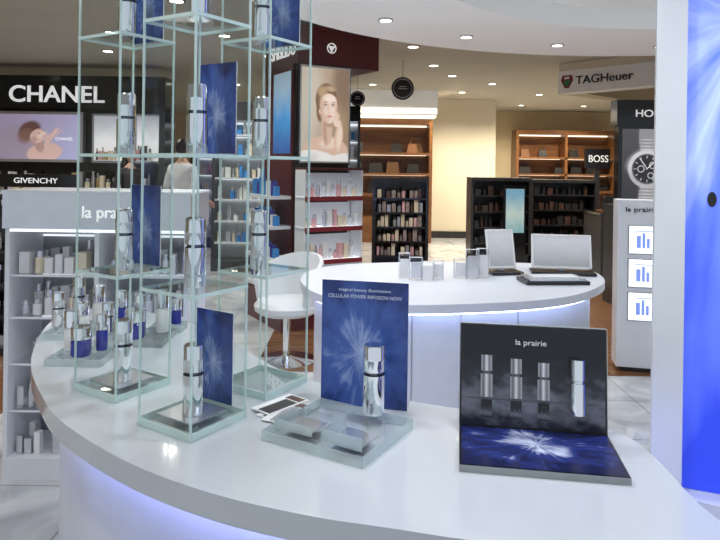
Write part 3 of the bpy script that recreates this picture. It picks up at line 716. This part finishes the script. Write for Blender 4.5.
# ------------------------------------------------------------ people
def skinmesh(V, E, lvl=2):
    me = bpy.data.meshes.new('tmp'); me.from_pydata([v[0] for v in V], E, [])
    o = bpy.data.objects.new('tmp', me); COL.objects.link(o)
    o.modifiers.new('s', 'SKIN'); sv = me.skin_vertices[0].data
    for i, v in enumerate(V):
        r = v[1]; sv[i].radius = r if isinstance(r, tuple) else (r, r); sv[i].use_root = (i == 0)
    ss = o.modifiers.new('u', 'SUBSURF'); ss.levels = lvl; ss.render_levels = lvl
    bpy.context.view_layer.update()
    out = bpy.data.meshes.new_from_object(o.evaluated_get(bpy.context.evaluated_depsgraph_get()))
    bpy.data.objects.remove(o)
    return out
def person(name, x, y, rz, arms, top, sleeve_z, longhair=False, hgt=1.0):
    V = [((0, 0, .95), (.15, .11)), ((0, 0, 1.10), (.135, .10)), ((0, -.005, 1.27), (.16, .11)), ((0, .01, 1.40), (.13, .09)), ((0, .005, 1.47), .055), ((0, -.01, 1.55), .05)]
    E = [(0, 1), (1, 2), (2, 3), (3, 4), (4, 5)]
    for sx in (-1, 1):
        b = len(V); V += [((sx*.09, 0, .86), .095), ((sx*.10, -.01, .49), .06), ((sx*.105, .02, .10), .042), ((sx*.11, -.13, .035), .036)]
        E += [(0, b), (b, b+1), (b+1, b+2), (b+2, b+3)]
        el, wr = arms[0 if sx < 0 else 1]
        b = len(V); V += [((sx*.165, .01, 1.40), .062), (el, .043), (wr, .028)]; E += [(3, b), (b, b+1), (b+1, b+2)]
    parts = [(skinmesh(V, E), 'body')]
    for i in (0, 1):
        el, wr = [Vector(q) for q in arms[i]]; d = (wr-el).normalized(); sx = -1 if i == 0 else 1
        side = d.cross(Vector((0, 0, 1))) if abs(d.z) < .8 else Vector((0, 1, 0)); side.normalize(); curl = d.cross(side)*(-sx)
        p = wr+d*.045; HV = [(tuple(wr), .024), (tuple(p), (.034, .022)), (tuple(wr+d*.085), (.034, .018))]; HE = [(0, 1), (1, 2)]
        for k, L in enumerate((.075, .085, .08, .06)):
            o_ = side*(k-1.5)*.019; b = len(HV); base = wr+d*.088+o_
            HV += [(tuple(base), .009), (tuple(base+d*L*.5+curl*.008), .008), (tuple(base+d*L*.85+curl*.03), .007)]; HE += [(2, b), (b, b+1), (b+1, b+2)]
        b = len(HV); HV += [(tuple(wr+d*.04-side*.035), .010), (tuple(wr+d*.075-side*.055+curl*.01), .009)]; HE += [(1, b), (b, b+1)]
        parts.append((skinmesh(HV, HE, 1), 'hand'))
    bm = bmesh.new(); mats = [top, TROU, SKIN, HAIR, BLACK, PAPER, LIP]
    for me, kind in parts:
        n0 = len(bm.faces); bm.from_mesh(me); bm.faces.ensure_lookup_table()
        for f in bm.faces[n0:]:
            c = f.calc_center_median(); f.smooth = True
            if kind == 'hand': f.material_index = 2
            elif c.z > 1.46 and abs(c.x) < .1: f.material_index = 2
            elif c.z < .07: f.material_index = 4
            elif c.z < .96 and abs(c.x) < .22 and abs(c.y) < .2 and not (abs(c.x) > .19): f.material_index = 1
            elif abs(c.x) > .17 and c.z < sleeve_z: f.material_index = 2
            else: f.material_index = 0
    def sph(cx_, cy_, cz_, rx, ry, rz_, mi, fn=None, seg=24):
        r = bmesh.ops.create_uvsphere(bm, u_segments=seg, v_segments=seg//2+4, radius=1); vs = r['verts']
        for v in vs:
            c = v.co.copy()
            if fn: c = fn(c)
            v.co = Vector((cx_+c.x*rx, cy_+c.y*ry, cz_+c.z*rz_))
        for f in {f for v in vs for f in v.link_faces}: f.material_index = mi; f.smooth = True
    def headfn(c):
        if c.z < 0: c.x *= 1+c.z*.28; c.y *= 1+c.z*.12
        k = max(0, 1-abs(c.x)/.18)*max(0, 1-abs(c.z+.12)/.28)
        if c.y < 0: c.y -= .24*k
        for sx in (-1, 1):
            q = math.hypot((c.x-sx*.38)/.22, (c.z-.05)/.15)
            if c.y < 0 and q < 1: c.y += .10*(1-q)
        return c
    hz = 1.635
    sph(0, -.02, hz, .075, .092, .118, 2, headfn, 32)
    sph(0, 0, hz+.03, .084, .096, .105, 3, lambda c: Vector((c.x, c.y if c.y > -.55 or c.z > .45 else -.45, c.z if c.y > -.3 else max(c.z, .3))))
    if longhair: sph(0, .06, hz-.1, .09, .055, .17, 3)
    for sx in (-1, 1):
        sph(sx*.078, -.005, hz-.005, .012, .022, .034, 2, seg=10)
        sph(sx*.029, -.099, hz+.007, .011, .006, .006, 5, seg=10); sph(sx*.029, -.104, hz+.007, .005, .003, .005, 4, seg=8); sph(sx*.03, -.103, hz+.027, .016, .005, .003, 3, seg=8)
    sph(0, -.102, hz-.055, .022, .007, .007, 6, seg=10)
    me = bpy.data.meshes.new(name); bm.to_mesh(me); bm.free()
    for q in mats: me.materials.append(q)
    o = bpy.data.objects.new(name, me); COL.objects.link(o); o.location = (x, y, 0); o.rotation_euler = (0, 0, rz); o.scale = (hgt,)*3
    return o
person('shop_assistant', -2.18, 8.0, math.radians(150), (((-.25, .03, 1.14), (-.24, -.17, 1.02)), ((.25, .04, 1.13), (.20, -.20, 1.06))), SHIRT, 1.16, hgt=1.02)
person('shopper', -3.18, 9.0, math.radians(60), (((-.24, .03, 1.14), (-.25, -.04, .88)), ((.24, .03, 1.14), (.22, -.19, 1.1))), DARK, 1.0, True, hgt=.97)

# ------------------------------------------------------------ world + camera
w = bpy.data.worlds.new('World'); S.world = w; w.use_nodes = True
bg = w.node_tree.nodes['Background']; bg.inputs[0].default_value = (.80, .89, 1, 1); bg.inputs[1].default_value = .72
cam = bpy.data.cameras.new('camera'); cam.lens = 32.5; cam.sensor_width = 36; cam.shift_y = -105/720
co = bpy.data.objects.new('camera', cam); COL.objects.link(co); co.location = (0, 0, 1.5)
co.rotation_euler = (Matrix.Rotation(math.pi/2, 3, 'X') @ Matrix.Rotation(.014, 3, 'Z')).to_euler()
cam.clip_start = .05
S.camera = co
